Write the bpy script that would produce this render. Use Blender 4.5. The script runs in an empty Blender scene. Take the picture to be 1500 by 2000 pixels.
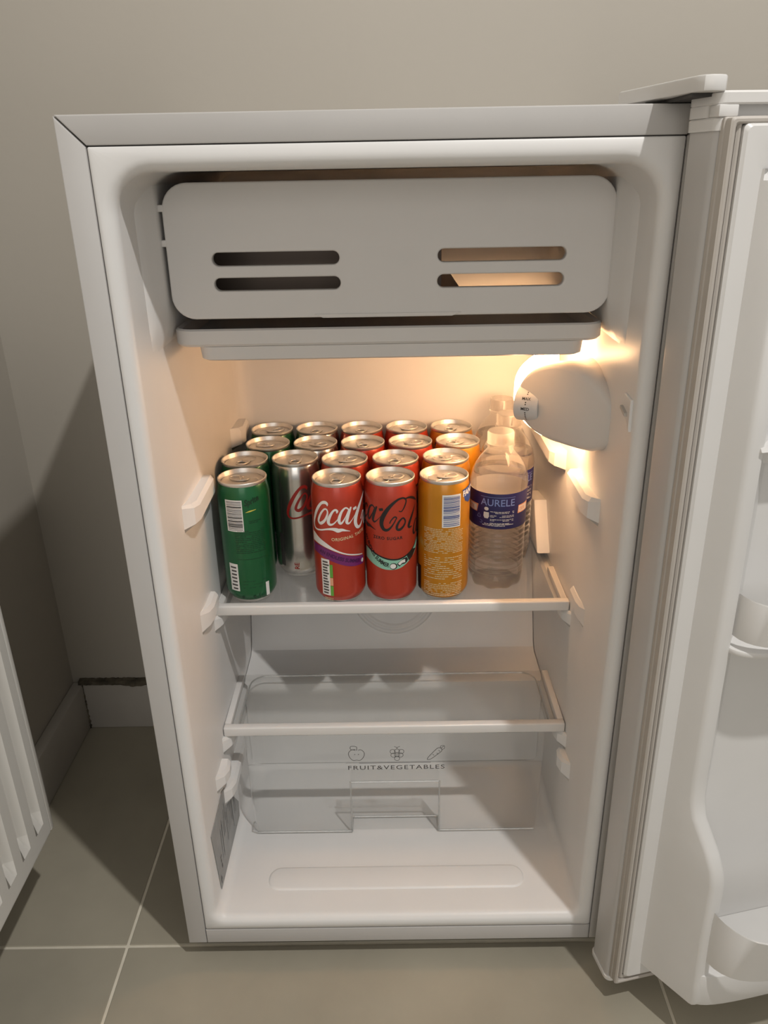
import bpy, bmesh, math, random
from mathutils import Vector, Matrix
random.seed(7)
PI = math.pi
S = bpy.context.scene
COL = S.collection

# ------------------------------------------------------------------ camera
CAMX, CAMY, CAMZ = 0.2327, -0.6193, 0.7959
PITCH, YAW, ROLL, FPX = 0.40960, 0.005872, -0.01855, 1531.9
cp, sp, cy_, sy_ = math.cos(PITCH), math.sin(PITCH), math.cos(YAW), math.sin(YAW)
fwd = Vector((-sy_*cp, cy_*cp, -sp)); rgt = Vector((cy_, sy_, 0)); upv = rgt.cross(fwd)
r2 = rgt*math.cos(ROLL)+upv*math.sin(ROLL); u2 = -rgt*math.sin(ROLL)+upv*math.cos(ROLL)
cd = bpy.data.cameras.new('camera'); cam = bpy.data.objects.new('camera', cd); COL.objects.link(cam)
m = Matrix((r2, u2, -fwd)).transposed().to_4x4(); m.translation = (CAMX, CAMY, CAMZ)
cam.matrix_world = m
cd.sensor_fit = 'VERTICAL'; cd.sensor_height = 24.0; cd.lens = FPX/2000*24.0
cd.clip_start = 0.02
S.camera = cam

# ------------------------------------------------------------------ world, lights, exposure
w = bpy.data.worlds.new('world'); S.world = w; w.use_nodes = True
w.node_tree.nodes['Background'].inputs[0].default_value = (0.9, 0.875, 0.835, 1)
w.node_tree.nodes['Background'].inputs[1].default_value = 0.42
LAMP_W = 74.0
ld = bpy.data.lights.new('ceiling_lamp', 'POINT'); ld.energy = LAMP_W; ld.shadow_soft_size = 0.022
ld.color = (1.0, 0.975, 0.94)
lo = bpy.data.objects.new('ceiling_lamp', ld); lo.location = (0.77, -0.70, 2.14); COL.objects.link(lo)
LENS_STRENGTH = 40.0
rd = bpy.data.lights.new('room_fill', 'AREA'); rd.shape = 'RECTANGLE'; rd.size = 1.8; rd.size_y = 1.5; rd.energy = 17.0  # added soft fill behind the camera, brightens upright surfaces; not a real window
rd.color = (1.0, 0.95, 0.89)
ro = bpy.data.objects.new('room_fill', rd); ro.location = (0.15, -3.2, 1.35); ro.rotation_euler = (math.radians(88), 0, math.radians(4)); COL.objects.link(ro)
vs = S.view_settings
S.display_settings.display_device = 'sRGB'
vs.view_transform = 'Standard'; vs.look = 'None'; vs.gamma = 1.0; vs.use_curve_mapping = False
vs.exposure = 0.0
S.cycles.max_bounces = 14; S.cycles.transparent_max_bounces = 24; S.cycles.transmission_bounces = 10
S.cycles.caustics_reflective = False
S.cycles.use_denoising = True

# ------------------------------------------------------------------ materials
def mat(name, col, rough=0.5, metal=0.0, spec=0.5, noise=0.0, nscale=20, bump=0.0, bscale=200, coat=0.0):
    M = bpy.data.materials.new(name); M.use_nodes = True
    nt = M.node_tree; b = nt.nodes['Principled BSDF']
    b.inputs['Base Color'].default_value = (*col, 1); b.inputs['Roughness'].default_value = rough
    b.inputs['Metallic'].default_value = metal; b.inputs['Specular IOR Level'].default_value = spec
    b.inputs['Coat Weight'].default_value = coat; b.inputs['Coat Roughness'].default_value = 0.08
    tc = nt.nodes.new('ShaderNodeTexCoord')
    if noise:
        n = nt.nodes.new('ShaderNodeTexNoise'); n.inputs['Scale'].default_value = nscale; n.inputs['Detail'].default_value = 6
        nt.links.new(tc.outputs['Object'], n.inputs['Vector'])
        r = nt.nodes.new('ShaderNodeValToRGB')
        r.color_ramp.elements[0].position = 0.3; r.color_ramp.elements[1].position = 0.7
        r.color_ramp.elements[0].color = (*[c*(1-noise) for c in col], 1)
        r.color_ramp.elements[1].color = (*[min(1, c*(1+noise)) for c in col], 1)
        nt.links.new(n.outputs['Fac'], r.inputs['Fac']); nt.links.new(r.outputs['Color'], b.inputs['Base Color'])
    if bump:
        n = nt.nodes.new('ShaderNodeTexNoise'); n.inputs['Scale'].default_value = bscale; n.inputs['Detail'].default_value = 3
        nt.links.new(tc.outputs['Object'], n.inputs['Vector'])
        bp = nt.nodes.new('ShaderNodeBump'); bp.inputs['Strength'].default_value = bump; bp.inputs['Distance'].default_value = 0.001
        nt.links.new(n.outputs['Fac'], bp.inputs['Height']); nt.links.new(bp.outputs['Normal'], b.inputs['Normal'])
    return M

def clear(name, tint=(0.95, 0.95, 0.95), gloss=1.0, base=0.02, rough=0.04, milk=0.0, milkcol=(.8, .8, .8), refr=0.0, ior=1.3, translucent=False):
    """thin clear plastic / glass: transparent film with fresnel reflection, a little milkiness"""
    M = bpy.data.materials.new(name); M.use_nodes = True
    nt = M.node_tree; nt.nodes.clear(); N = nt.nodes.new; L = nt.links.new
    out = N('ShaderNodeOutputMaterial'); tr = N('ShaderNodeBsdfTransparent'); tr.inputs[0].default_value = (*tint, 1)
    gl = N('ShaderNodeBsdfGlossy'); gl.inputs['Roughness'].default_value = rough; gl.inputs[0].default_value = (1, 1, 1, 1)
    fr = N('ShaderNodeLayerWeight'); fr.inputs[0].default_value = 0.5      # facing term, Schlick power below
    pw = N('ShaderNodeMath'); pw.operation = 'POWER'; pw.inputs[1].default_value = 4.5
    L(fr.outputs['Facing'], pw.inputs[0])
    ma = N('ShaderNodeMath'); ma.operation = 'MULTIPLY_ADD'; ma.inputs[1].default_value = gloss; ma.inputs[2].default_value = base; ma.use_clamp = True
    L(pw.outputs[0], ma.inputs[0])
    body = tr.outputs[0]
    if refr:
        rf = N('ShaderNodeBsdfRefraction'); rf.inputs['IOR'].default_value = ior; rf.inputs['Roughness'].default_value = 0.02
        rf.inputs[0].default_value = (*tint, 1)
        mx = N('ShaderNodeMixShader'); mx.inputs[0].default_value = refr
        L(body, mx.inputs[1]); L(rf.outputs[0], mx.inputs[2]); body = mx.outputs[0]
    if milk:
        df = N('ShaderNodeBsdfTranslucent' if translucent else 'ShaderNodeBsdfDiffuse'); df.inputs[0].default_value = (*milkcol, 1)
        mx = N('ShaderNodeMixShader'); mx.inputs[0].default_value = milk
        L(body, mx.inputs[1]); L(df.outputs[0], mx.inputs[2]); body = mx.outputs[0]
    mx = N('ShaderNodeMixShader'); L(ma.outputs[0], mx.inputs[0]); L(body, mx.inputs[1]); L(gl.outputs[0], mx.inputs[2])
    L(mx.outputs[0], out.inputs[0])
    return M

WHITE = mat('white_coated_steel', (0.525, 0.512, 0.50), 0.34, spec=0.4, noise=0.012, nscale=30)
LINER = mat('white_liner_plastic', (0.73, 0.722, 0.712), 0.38, spec=0.4, noise=0.012, nscale=25)
FLAPM = mat('white_flap_plastic', (0.66, 0.64, 0.62), 0.42, spec=0.35, noise=0.012, nscale=25)
DOORM = mat('white_door_plastic', (0.70, 0.69, 0.675), 0.3, spec=0.4, noise=0.01, nscale=25)
GASK = mat('gasket_rubber', (0.46, 0.425, 0.385), 0.55, noise=0.03, nscale=60)
DARKGAP = mat('seam_shadow_gap', (0.05, 0.047, 0.045), 0.8, noise=0.1)
ALU = mat('evaporator_aluminium', (0.30, 0.24, 0.20), 0.45, metal=0.5, noise=0.04, nscale=15)
LIDM = mat('can_lid_aluminium', (0.74, 0.72, 0.69), 0.40, metal=0.9, noise=0.02, nscale=80)
GREEN = mat('can_green_lacquer', (0.006, 0.10, 0.032), 0.3, metal=0.25, noise=0.04, nscale=60, coat=0.25)
SILVER = mat('can_brushed_silver', (0.62, 0.60, 0.57), 0.22, metal=0.95, noise=0.03, nscale=90)
RED = mat('can_red_lacquer', (0.43, 0.040, 0.018), 0.33, metal=0.2, noise=0.03, nscale=60, coat=0.25)
REDZ = mat('can_red_matt_lacquer', (0.42, 0.042, 0.019), 0.38, metal=0.2, noise=0.03, nscale=60, coat=0.15)
ORANGE = mat('can_orange_lacquer', (0.50, 0.20, 0.007), 0.3, metal=0.2, noise=0.03, nscale=60, coat=0.25)
INK_W = mat('ink_white', (0.72, 0.71, 0.69), 0.45, noise=0.01)
INK_K = mat('ink_black', (0.012, 0.010, 0.010), 0.45, noise=0.1)
INK_G = mat('ink_dark_green', (0.003, 0.03, 0.012), 0.45, noise=0.1)
INK_Y = mat('ink_yellow', (0.55, 0.50, 0.08), 0.45, noise=0.05)
INK_P = mat('ink_purple', (0.16, 0.018, 0.13), 0.4, noise=0.05)
INK_P2 = mat('ink_dark_purple', (0.05, 0.005, 0.06), 0.4, noise=0.05)
INK_T = mat('ink_teal', (0.25, 0.52, 0.40), 0.45, noise=0.05)
INK_B = mat('ink_blue', (0.03, 0.06, 0.22), 0.45, noise=0.05)
INK_L = mat('ink_light_green', (0.12, 0.35, 0.05), 0.45, noise=0.05)
INK_C = mat('ink_cream', (0.62, 0.50, 0.30), 0.45, noise=0.05)
INK_R = mat('ink_red', (0.38, 0.02, 0.015), 0.4, noise=0.05)
INK_GREY = mat('ink_soft_black', (0.06, 0.055, 0.052), 0.5, noise=0.1)
LABEL = mat('bottle_label_navy', (0.018, 0.016, 0.105), 0.4, noise=0.05, nscale=40)
_nt = LABEL.node_tree; _p = _nt.nodes['Principled BSDF']; _g = _nt.nodes.new('ShaderNodeNewGeometry'); _m = _nt.nodes.new('ShaderNodeMix'); _m.data_type = 'RGBA'
_src = _p.inputs['Base Color'].links[0].from_socket
_nt.links.new(_g.outputs['Backfacing'], _m.inputs['Factor']); _nt.links.new(_src, _m.inputs[6]); _m.inputs[7].default_value = (.72, .69, .66, 1); _nt.links.new(_m.outputs[2], _p.inputs['Base Color'])
LBLUE = mat('label_light_blue', (0.22, 0.30, 0.62), 0.4, noise=0.03)
LORANGE = mat('label_salmon', (0.72, 0.36, 0.22), 0.4, noise=0.03)
CAPM = clear('translucent_cap', (0.95, 0.94, 0.93), 0.8, 0.03, 0.25, milk=0.42, milkcol=(.9, .87, .84), translucent=True)
STICK = mat('sticker_silver_grey', (0.30, 0.30, 0.295), 0.4, metal=0.2, noise=0.18, nscale=35)
DIALM = mat('dial_white', (0.62, 0.61, 0.60), 0.4, noise=0.02)
HOUSE = mat('thermostat_housing_plastic', (0.66, 0.63, 0.60), 0.4, noise=0.012)
WALLM = mat('wall_paint_greige', (0.445, 0.412, 0.360), 0.6, spec=0.25, noise=0.025, nscale=3.0, bump=0.15, bscale=90)
BASEM = mat('baseboard_paint', (0.50, 0.47, 0.43), 0.5, noise=0.05, nscale=14)
TILE = mat('floor_tile_grey', (0.345, 0.316, 0.250), 0.42, spec=0.35, noise=0.13, nscale=5.5, bump=0.08, bscale=60)
GROUT = mat('floor_grout', (0.72, 0.67, 0.56), 0.85, noise=0.08, nscale=40)
MOULD = mat('mouldy_sealant', (0.10, 0.085, 0.06), 0.9, noise=0.6, nscale=60)
RADM = mat('radiator_enamel', (0.72, 0.70, 0.66), 0.35, noise=0.012, nscale=20)
RUBBER = mat('foot_rubber', (0.03, 0.03, 0.03), 0.7, noise=0.1)
GLASS = clear('shelf_glass', (0.95, 0.95, 0.945), 1.0, 0.012, 0.05, milk=0.05)
GLASSTRIM = mat('shelf_trim_plastic', (0.72, 0.70, 0.68), 0.3, noise=0.01)
CRISP = clear('crisper_clear_plastic', (0.98, 0.982, 0.98), 1.2, 0.02, 0.03, milk=0.03)
CRISPR = clear('crisper_thick_edge', (0.80, 0.80, 0.79), 1.6, 0.08, 0.06, milk=0.18)
PET = clear('bottle_clear_plastic', (0.985, 0.98, 0.975), 1.2, 0.02, 0.05, milk=0.13, milkcol=(.97, .94, .90), translucent=True)
WATER = clear('bottle_water', (0.99, 0.985, 0.98), 0.6, 0.0, 0.03, refr=0.45, ior=1.25)

LENS = bpy.data.materials.new('lamp_cover_glow'); LENS.use_nodes = True
_b = LENS.node_tree.nodes['Principled BSDF']
_b.inputs['Base Color'].default_value = (0.8, 0.7, 0.55, 1)
_b.inputs['Emission Color'].default_value = (1.0, 0.58, 0.29, 1); _b.inputs['Emission Strength'].default_value = LENS_STRENGTH

# ------------------------------------------------------------------ helpers
def link(name, me, parent=None, loc=None):
    o = bpy.data.objects.new(name, me); COL.objects.link(o)
    if parent is not None: o.parent = parent
    if loc is not None: o.location = loc
    return o

def build(name, bm, material, parent=None, smooth=0.6, kind=None, label=None):
    me = bpy.data.meshes.new(name)
    bmesh.ops.recalc_face_normals(bm, faces=bm.faces)
    if smooth:
        for f in bm.faces: f.smooth = True
        for e in bm.edges:
            if len(e.link_faces) == 2 and e.calc_face_angle(0) > smooth: e.smooth = False
    bm.to_mesh(me); bm.free(); me.materials.append(material)
    o = link(name, me, parent)
    if kind: o['kind'] = kind
    if label: o['label'] = label
    return o

def empty(name, loc=(0, 0, 0)):
    o = bpy.data.objects.new(name, None); COL.objects.link(o); o.location = loc; o.empty_display_size = 0.02
    return o

def tag(o, label=None, cat=None, group=None, kind=None):
    if label: o['label'] = label
    if cat: o['category'] = cat
    if group: o['group'] = group
    if kind: o['kind'] = kind
    return o

def box(bm, x0, x1, y0, y1, z0, z1, bev=0.0, seg=2):
    r = bmesh.ops.create_cube(bm, size=1)
    for v in r['verts']:
        v.co = Vector((x0+(v.co.x+.5)*(x1-x0), y0+(v.co.y+.5)*(y1-y0), z0+(v.co.z+.5)*(z1-z0)))
    if bev:
        es = list({e for v in r['verts'] for e in v.link_edges})
        bmesh.ops.bevel(bm, geom=es, offset=bev, segments=seg, affect='EDGES', profile=0.5)
    return bm

def nb(): return bmesh.new()

def bxo(name, dims, material, parent=None, bev=0.0, seg=2, **k):
    return build(name, box(nb(), *dims, bev, seg), material, parent, **k)

def prism(bm, pts, f0, f1, bev=0.0, seg=2):
    """extrude polygon pts; f0/f1 map (a,b) -> Vector for the two ends"""
    v0 = [bm.verts.new(f0(*p)) for p in pts]; v1 = [bm.verts.new(f1(*p)) for p in pts]
    n = len(pts); es = []
    a = bm.faces.new(v0); b = bm.faces.new(v1[::-1])
    for i in range(n): bm.faces.new((v0[i], v0[(i+1) % n], v1[(i+1) % n], v1[i]))
    bmesh.ops.recalc_face_normals(bm, faces=bm.faces)
    if bev:
        es = list(set(a.edges) | set(b.edges))
        bmesh.ops.bevel(bm, geom=es, offset=bev, segments=seg, affect='EDGES', profile=0.5)
    return bm

def rrect(x0, x1, y0, y1, r, n=6):
    """rounded rectangle; r = (bl, br, tr, tl)"""
    if not isinstance(r, (tuple, list)): r = (r,)*4
    out = []
    for (cx, cy, a0, q) in ((x0+r[0], y0+r[0], PI, r[0]), (x1-r[1], y0+r[1], 1.5*PI, r[1]), (x1-r[2], y1-r[2], 0, r[2]), (x0+r[3], y1-r[3], .5*PI, r[3])):
        for i in range(n+1):
            a = a0+.5*PI*i/n; out.append((cx+q*math.cos(a), cy+q*math.sin(a)))
    return out

def loft(bm, rings, cap0=False, cap1=False, closed=True):
    vs_ = [[bm.verts.new(p) for p in ring] for ring in rings]
    for a, b in zip(vs_, vs_[1:]):
        n = len(a)
        for i in range(n if closed else n-1):
            j = (i+1) % n
            bm.faces.new((a[i], a[j], b[j], b[i]))
    if cap0: bm.faces.new(vs_[0])
    if cap1: bm.faces.new(vs_[-1][::-1])
    return bm

def lathe(bm, prof, n=48, mod=None, cx=0, cy=0):
    rings = []
    for (r, z) in prof:
        rings.append([Vector((cx+(r*(1+(mod(2*PI*i/n, z) if mod else 0)))*math.cos(2*PI*i/n), cy+(r*(1+(mod(2*PI*i/n, z) if mod else 0)))*math.sin(2*PI*i/n), z)) for i in range(n)])
    return loft(bm, rings)

def tube(bm, pts, rad, n=8, closed=False):
    pts = [Vector(p) for p in pts]; rings = []
    for i, p in enumerate(pts):
        if closed: t = (pts[(i+1) % len(pts)]-pts[i-1])
        else: t = pts[min(i+1, len(pts)-1)]-pts[max(i-1, 0)]
        t.normalize(); a = t.cross(Vector((0, 0, 1)))
        if a.length < 1e-3: a = t.cross(Vector((0, 1, 0)))
        a.normalize(); b = t.cross(a)
        rings.append([p+rad*(math.cos(2*PI*k/n)*a+math.sin(2*PI*k/n)*b) for k in range(n)])
    if closed: rings.append(rings[0])
    loft(bm, rings, not closed, not closed)
    if closed: bmesh.ops.remove_doubles(bm, verts=bm.verts, dist=1e-7)
    return bm

def curve_plate(outlines, thick, bev=0.0, seg=3):
    """flat plate with holes from 2D outlines -> bmesh in XY, thickness along Z (centred)"""
    cu = bpy.data.curves.new('tmp', 'CURVE'); cu.dimensions = '2D'; cu.fill_mode = 'BOTH'
    cu.extrude = thick/2-bev; cu.bevel_depth = bev; cu.bevel_resolution = seg; cu.offset = -bev
    for pts in outlines:
        s = cu.splines.new('POLY'); s.points.add(len(pts)-1); s.use_cyclic_u = True
        for p, q in zip(s.points, pts): p.co = (q[0], q[1], 0, 1)
    return curve_to_bm(cu)

def curve_to_bm(cu):
    o = bpy.data.objects.new('tmp', cu); COL.objects.link(o)
    dg = bpy.context.evaluated_depsgraph_get(); dg.update()
    me = bpy.data.meshes.new_from_object(o.evaluated_get(dg))
    bm = bmesh.new(); bm.from_mesh(me)
    bpy.data.objects.remove(o); bpy.data.meshes.remove(me); bpy.data.curves.remove(cu)
    return bm

def text_bm(txt, size, align='LEFT', space=1.0, shear=0.0, bold=0.0):
    cu = bpy.data.curves.new('tmp', 'FONT'); cu.body = txt; cu.size = size; cu.align_x = align
    cu.space_character = space; cu.shear = shear; cu.resolution_u = 3; cu.offset = bold
    return curve_to_bm(cu)

def bm_add(dst, src, f=None):
    mp = {}
    for v in src.verts: mp[v] = dst.verts.new(f(v.co) if f else v.co)
    for fc in src.faces:
        try: dst.faces.new([mp[v] for v in fc.verts])
        except ValueError: pass
    src.free(); return dst

def rect2(bm, s0, s1, z0, z1):
    bm.faces.new([bm.verts.new((s0, z0, 0)), bm.verts.new((s1, z0, 0)), bm.verts.new((s1, z1, 0)), bm.verts.new((s0, z1, 0))])

def disc2(bm, s, z, a, b, n=16):
    bm.faces.new([bm.verts.new((s+a*math.cos(2*PI*i/n), z+b*math.sin(2*PI*i/n), 0)) for i in range(n)])

def spline(pts, k=6):
    """Catmull-Rom through tuples of any size"""
    P = [pts[0]]+list(pts)+[pts[-1]]; out = []
    for i in range(1, len(P)-2):
        for j in range(k):
            t = j/k
            out.append(tuple(.5*((2*b)+(c-a)*t+(2*a-5*b+4*c-d)*t*t+(3*b-a-3*c+d)*t**3) for a, b, c, d in zip(P[i-1], P[i], P[i+1], P[i+2])))
    out.append(tuple(pts[-1])); return out

def stroke2(bm, pts, k=6):
    """variable-width brush stroke, pts = (s, z, width)"""
    q = spline(pts, k); prev = None
    for i, (x, y, wd) in enumerate(q):
        a = q[max(i-1, 0)]; b = q[min(i+1, len(q)-1)]
        dx, dy = b[0]-a[0], b[1]-a[1]; l = math.hypot(dx, dy) or 1
        nx, ny = -dy/l*wd/2, dx/l*wd/2
        cur = (bm.verts.new((x+nx, y+ny, 0)), bm.verts.new((x-nx, y-ny, 0)))
        if prev: bm.faces.new((prev[0], prev[1], cur[1], cur[0]))
        prev = cur
    return bm

def band2(bm, up, lo, k=6):
    a, b = spline(up, k), spline(lo, k); n = min(len(a), len(b))
    va = [bm.verts.new((*p[:2], 0)) for p in a[:n]]; vb = [bm.verts.new((*p[:2], 0)) for p in b[:n]]
    for i in range(n-1): bm.faces.new((va[i], va[i+1], vb[i+1], vb[i]))
    return bm

def poly2(bm, pts): bm.faces.new([bm.verts.new((*p[:2], 0)) for p in pts])

def path_text(txt, size, path, **k):
    """text bent along a polyline in (s,z)"""
    tb = text_bm(txt, size, **k); P = spline(path, 8); L = [0]
    for a, b in zip(P, P[1:]): L.append(L[-1]+math.hypot(b[0]-a[0], b[1]-a[1]))
    xs = [v.co.x for v in tb.verts]; x0, x1 = min(xs), max(xs)
    for v in tb.verts:
        d = (v.co.x-x0)/(x1-x0)*L[-1]; i = 0
        while i < len(L)-2 and L[i+1] < d: i += 1
        t = (d-L[i])/max(L[i+1]-L[i], 1e-9); a, b = P[i], P[i+1]
        dx, dy = b[0]-a[0], b[1]-a[1]; l = math.hypot(dx, dy)
        v.co = Vector((a[0]+dx*t-dy/l*v.co.y, a[1]+dy*t+dx/l*v.co.y, 0))
    return tb

def wrap(bm, R, rot=0.0, lift=0.00012, scale=1.0, step=1.6):
    """wrap flat print (s,z in mm, facing -Y at s=0) on a cylinder of radius R (m)"""
    ss = [v.co.x for v in bm.verts]; s = math.floor(min(ss))+step/2
    while s < max(ss):
        g = list(bm.verts)+list(bm.edges)+list(bm.faces)
        bmesh.ops.bisect_plane(bm, geom=g, plane_co=(s, 0, 0), plane_no=(1, 0, 0)); s += step
    r = R+lift
    for v in bm.verts:
        th = v.co.x*.001*scale/R+rot
        v.co = Vector((r*math.sin(th), -r*math.cos(th), v.co.y*.001*scale))
    return bm

# ------------------------------------------------------------------ setting
FZ = -0.025
WX, WY = -0.274, 0.421
RX_, RY_ = 2.2, 2.0
def struct(name, bm, material, parent=None, smooth=0.6):
    o = build(name, bm, material, parent, smooth)
    if parent is None: o['kind'] = 'structure'
    return o
struct('wall_back', box(nb(), WX-.1, RX_+.1, WY, WY+.1, FZ-.1, 2.75), WALLM)
struct('wall_left', box(nb(), WX-.1, WX, -RY_, WY, FZ-.1, 2.75), WALLM)
floor = struct('floor', box(nb(), WX-.1, RX_+.1, -RY_-.1, WY+.1, FZ-.1, FZ-.0012), GROUT)
T, G = 0.602, 0.0034
xs = [-0.0785+T*i for i in range(-1, 4)]; ys = [0.0165+T*i for i in range(-4, 2)]
for x in xs:
    for y in ys:
        a, b = max(x+G/2, WX), min(x+T-G/2, RX_); c, d = max(y+G/2, -RY_), min(y+T-G/2, WY)
        if b-a < .01 or d-c < .01: continue
        struct('floor_tile', box(nb(), a, b, c, d, FZ-.008, FZ, 0.0008, 1), TILE, floor)
# baseboards
BL = struct('baseboard_left', box(nb(), WX, -.2558, -RY_, WY-.001, FZ, .0585, .003), BASEM)
BB = struct('baseboard_back', box(nb(), -.2558, RX_, .4105, WY, FZ, .058, .002), BASEM)
# cracked, mouldy sealant along the top of the back baseboard and in the corner
bm = nb(); rn = random.Random(3); prev = None
for i in range(46):
    x = -.262+i*.0032; h0 = .0597-.0012*rn.random()-(.004*math.sin(i*.17)**2 if i > 16 else 0); h1 = .0632+.0016*rn.random()
    y = .4098-.0006*rn.random()
    cur = [bm.verts.new((x, y, h0)), bm.verts.new((x, y+.002, h1)), bm.verts.new((x, .4203, h1+.001)), bm.verts.new((x, .4203, h0))]
    if prev:
        for k in range(4): bm.faces.new((prev[k], prev[(k+1) % 4], cur[(k+1) % 4], cur[k]))
    prev = cur
struct('sealant', bm, MOULD, BB)
bm = nb(); prev = None
for i in range(30):
    z = FZ+.0005+i*.0029; wd = .0006+.0030*rn.random()*(1.35-i/26 if i < 26 else .3)
    cur = [bm.verts.new((-.2562, .4103-wd, z)), bm.verts.new((-.2552, .4101-wd*.6, z)), bm.verts.new((-.2558+wd, .4099, z)), bm.verts.new((-.256, .412, z))]
    if prev:
        for k in range(4): bm.faces.new((prev[k], prev[(k+1) % 4], cur[(k+1) % 4], cur[k]))
    prev = cur
struct('sealant', bm, MOULD, BB)

# ------------------------------------------------------------------ radiator on the left wall
RX, RY1, RZ0, RZ1 = -0.160, 0.069, 0.110, 0.66
rad = empty('radiator', (WX, -.3, RZ0))
tag(rad, 'white pressed steel panel radiator with vertical grooves, hung on left wall', 'radiator')
def at_parent(o, par):
    o.matrix_parent_inverse = Matrix.Translation(-Vector(par.location)); return o
bm = nb(); yy = RY1-.008; prof = []   # front panel as a corrugated sheet: y, depth
pitch, gw = 0.0345, 0.0195
edges = [yy]; y = yy-.0115; grooves = []
while y > -.62:
    grooves.append((y, y-gw)); y -= pitch
zs_ = [RZ0+.014, RZ0+.030, RZ0+.045, RZ1-.045, RZ1-.03, RZ1-.0]
dep = .009
ycoords = [(yy, 0)]
for a, b in grooves: ycoords += [(a, 0), (a-.004, 1), (b+.004, 1), (b, 0)]
ycoords.append((-.66, 0))
rows = []
for z, f in ((RZ0, 0), (RZ0+.021, 0), (RZ0+.040, 1), (RZ1-.040, 1), (RZ1-.021, 0), (RZ1, 0)):
    rows.append([Vector((RX-dep*f*g, yv, z)) for yv, g in ycoords])
loft(bm, rows, closed=False)
at_parent(build('front_panel', bm, RADM, rad, 0.3), rad)
at_parent(bxo('bottom_edge', (RX-.028, RX-.0005, -.66, yy, RZ0-.003, RZ0-.0002), RADM, rad, .001), rad)
at_parent(bxo('end_cover', (RX-.075, RX+.0005, yy+.0012, RY1, RZ0-.002, RZ1+.004), RADM, rad, .0012), rad)
at_parent(bxo('back_panel', (RX-.075, RX-.068, -.66, yy, RZ0, RZ1), RADM, rad, .001), rad)
at_parent(bxo('wall_bracket', (WX, RX-.07, -.06, -.03, RZ0+.03, RZ1-.1), RADM, rad, .001), rad)
at_parent(bxo('wall_bracket', (WX, RX-.07, -.56, -.53, RZ0+.03, RZ1-.1), RADM, rad, .001), rad)

# ------------------------------------------------------------------ refrigerator
W, H, D, ST, BT = 0.4708, 0.8365, 0.414, 0.0204, 0.0209
F = empty('refrigerator', (0, 0, 0))
tag(F, 'small white undercounter refrigerator standing open against the grey wall', 'refrigerator')
bm = nb(); t = .010
box(bm, 0, t, .006, D, 0, H); box(bm, W-t, W, .006, D, 0, H); box(bm, t, W-t, .006, D, H-t, H); box(bm, t, W-t, .006, D, 0, t); box(bm, t, W-t, D-t, D, t, H-t)
build('cabinet', bm, WHITE, F)
gap = .0007
def trim(pts): 
    bm = prism(nb(), pts, lambda x, z: Vector((x, 0, z)), lambda x, z: Vector((x, .008, z)), .0012, 2)
    return build('front_trim', bm, WHITE, F)
trim([(0, 0), (ST-gap/2, 0), (ST-gap/2, H-ST-gap), (0, H-gap)])
trim([(W-ST+gap/2, 0), (W, 0), (W, H-gap), (W-ST+gap/2, H-ST-gap)])
trim([(gap, H), (W-gap, H), (W-ST-gap/2, H-ST+gap/2), (ST+gap/2, H-ST+gap/2)])
trim([(ST+gap/2, 0), (W-ST-gap/2, 0), (W-ST-gap/2, BT-gap), (ST+gap/2, BT-gap)])
bm = nb()   # dark channel behind the seams
box(bm, ST-.002, ST+.002, .003, .0065, .001, H-ST); box(bm, W-ST-.002, W-ST+.002, .003, .0065, .001, H-ST)
box(bm, ST+.002, W-ST-.002, .003, .0065, H-ST-.0035, H-ST+.002); box(bm, ST+.002, W-ST-.002, .003, .0065, BT-.002, BT+.0035)
build('seam_channel', bm, DARKGAP, F)
# liner
X0, X1, Z0, Z1 = 0.0340, W-0.0340, 0.036, 0.7985
DR = 0.010
rings = []
def ring(x0, x1, z0, z1, r, y): return [Vector((p[0], y, p[1])) for p in rrect(x0, x1, z0, z1, r, 7)]
e = .0005
rings.append(ring(ST+e, W-ST-e, BT+e, H-ST-e, .0015, .006))
rings.append(ring(ST+e, W-ST-e, BT+e, H-ST-e, .0015, .0012))
rings.append(ring(ST+e+.001, W-ST-e-.001, BT+e+.001, H-ST-e-.001, .0015, .0002))
fr = .010
RB, RT = .012, .030
for i in range(0, 7):
    a = PI/2*i/6; o = fr*(1-math.sin(a)); yv = .0002+fr*(1-math.cos(a))
    rings.append(ring(X0-o, X1+o, Z0-o*.9, Z1+o*.9, (RB+o, RB+o, RT+o, RT+o), yv))
YB = .3865
for yv in (.04, .08, .14, .2, .26, .32, YB-.022):
    q = DR*yv
    rings.append(ring(X0+q, X1-q, Z0, Z1, (RB, RB, RT, RT), yv))
q = DR*YB
for i in range(1, 5):
    a = PI/2*i/4; o = .020*(1-math.cos(a)); yv = YB-.022+.022*math.sin(a)
    rings.append(ring(X0+q+o, X1-q-o, Z0+o, Z1-o, (RB, RB, RT-.012, RT-.012), yv))
bm = loft(nb(), rings, False, True)
bmesh.ops.triangulate(bm, faces=[f for f in bm.faces if len(f.verts) > 4])
build('liner', bm, LINER, F, 0.9)
# rear step over the compressor (profile y,z across the width)
HP = [(.250, .037), (.246, .160), (.250, .170), (.258, .175), (.306, .178), (.314, .182), (.320, .192), (.372, .326), (.3835, .340), (.3858, .36), (.3858, .037)]
bm = prism(nb(), HP, lambda y, z: Vector((X0+DR*y+.0008, y, z)), lambda y, z: Vector((X1-DR*y-.0008, y, z)))
build('rear_step', bm, LINER, F, 0.5)
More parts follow.
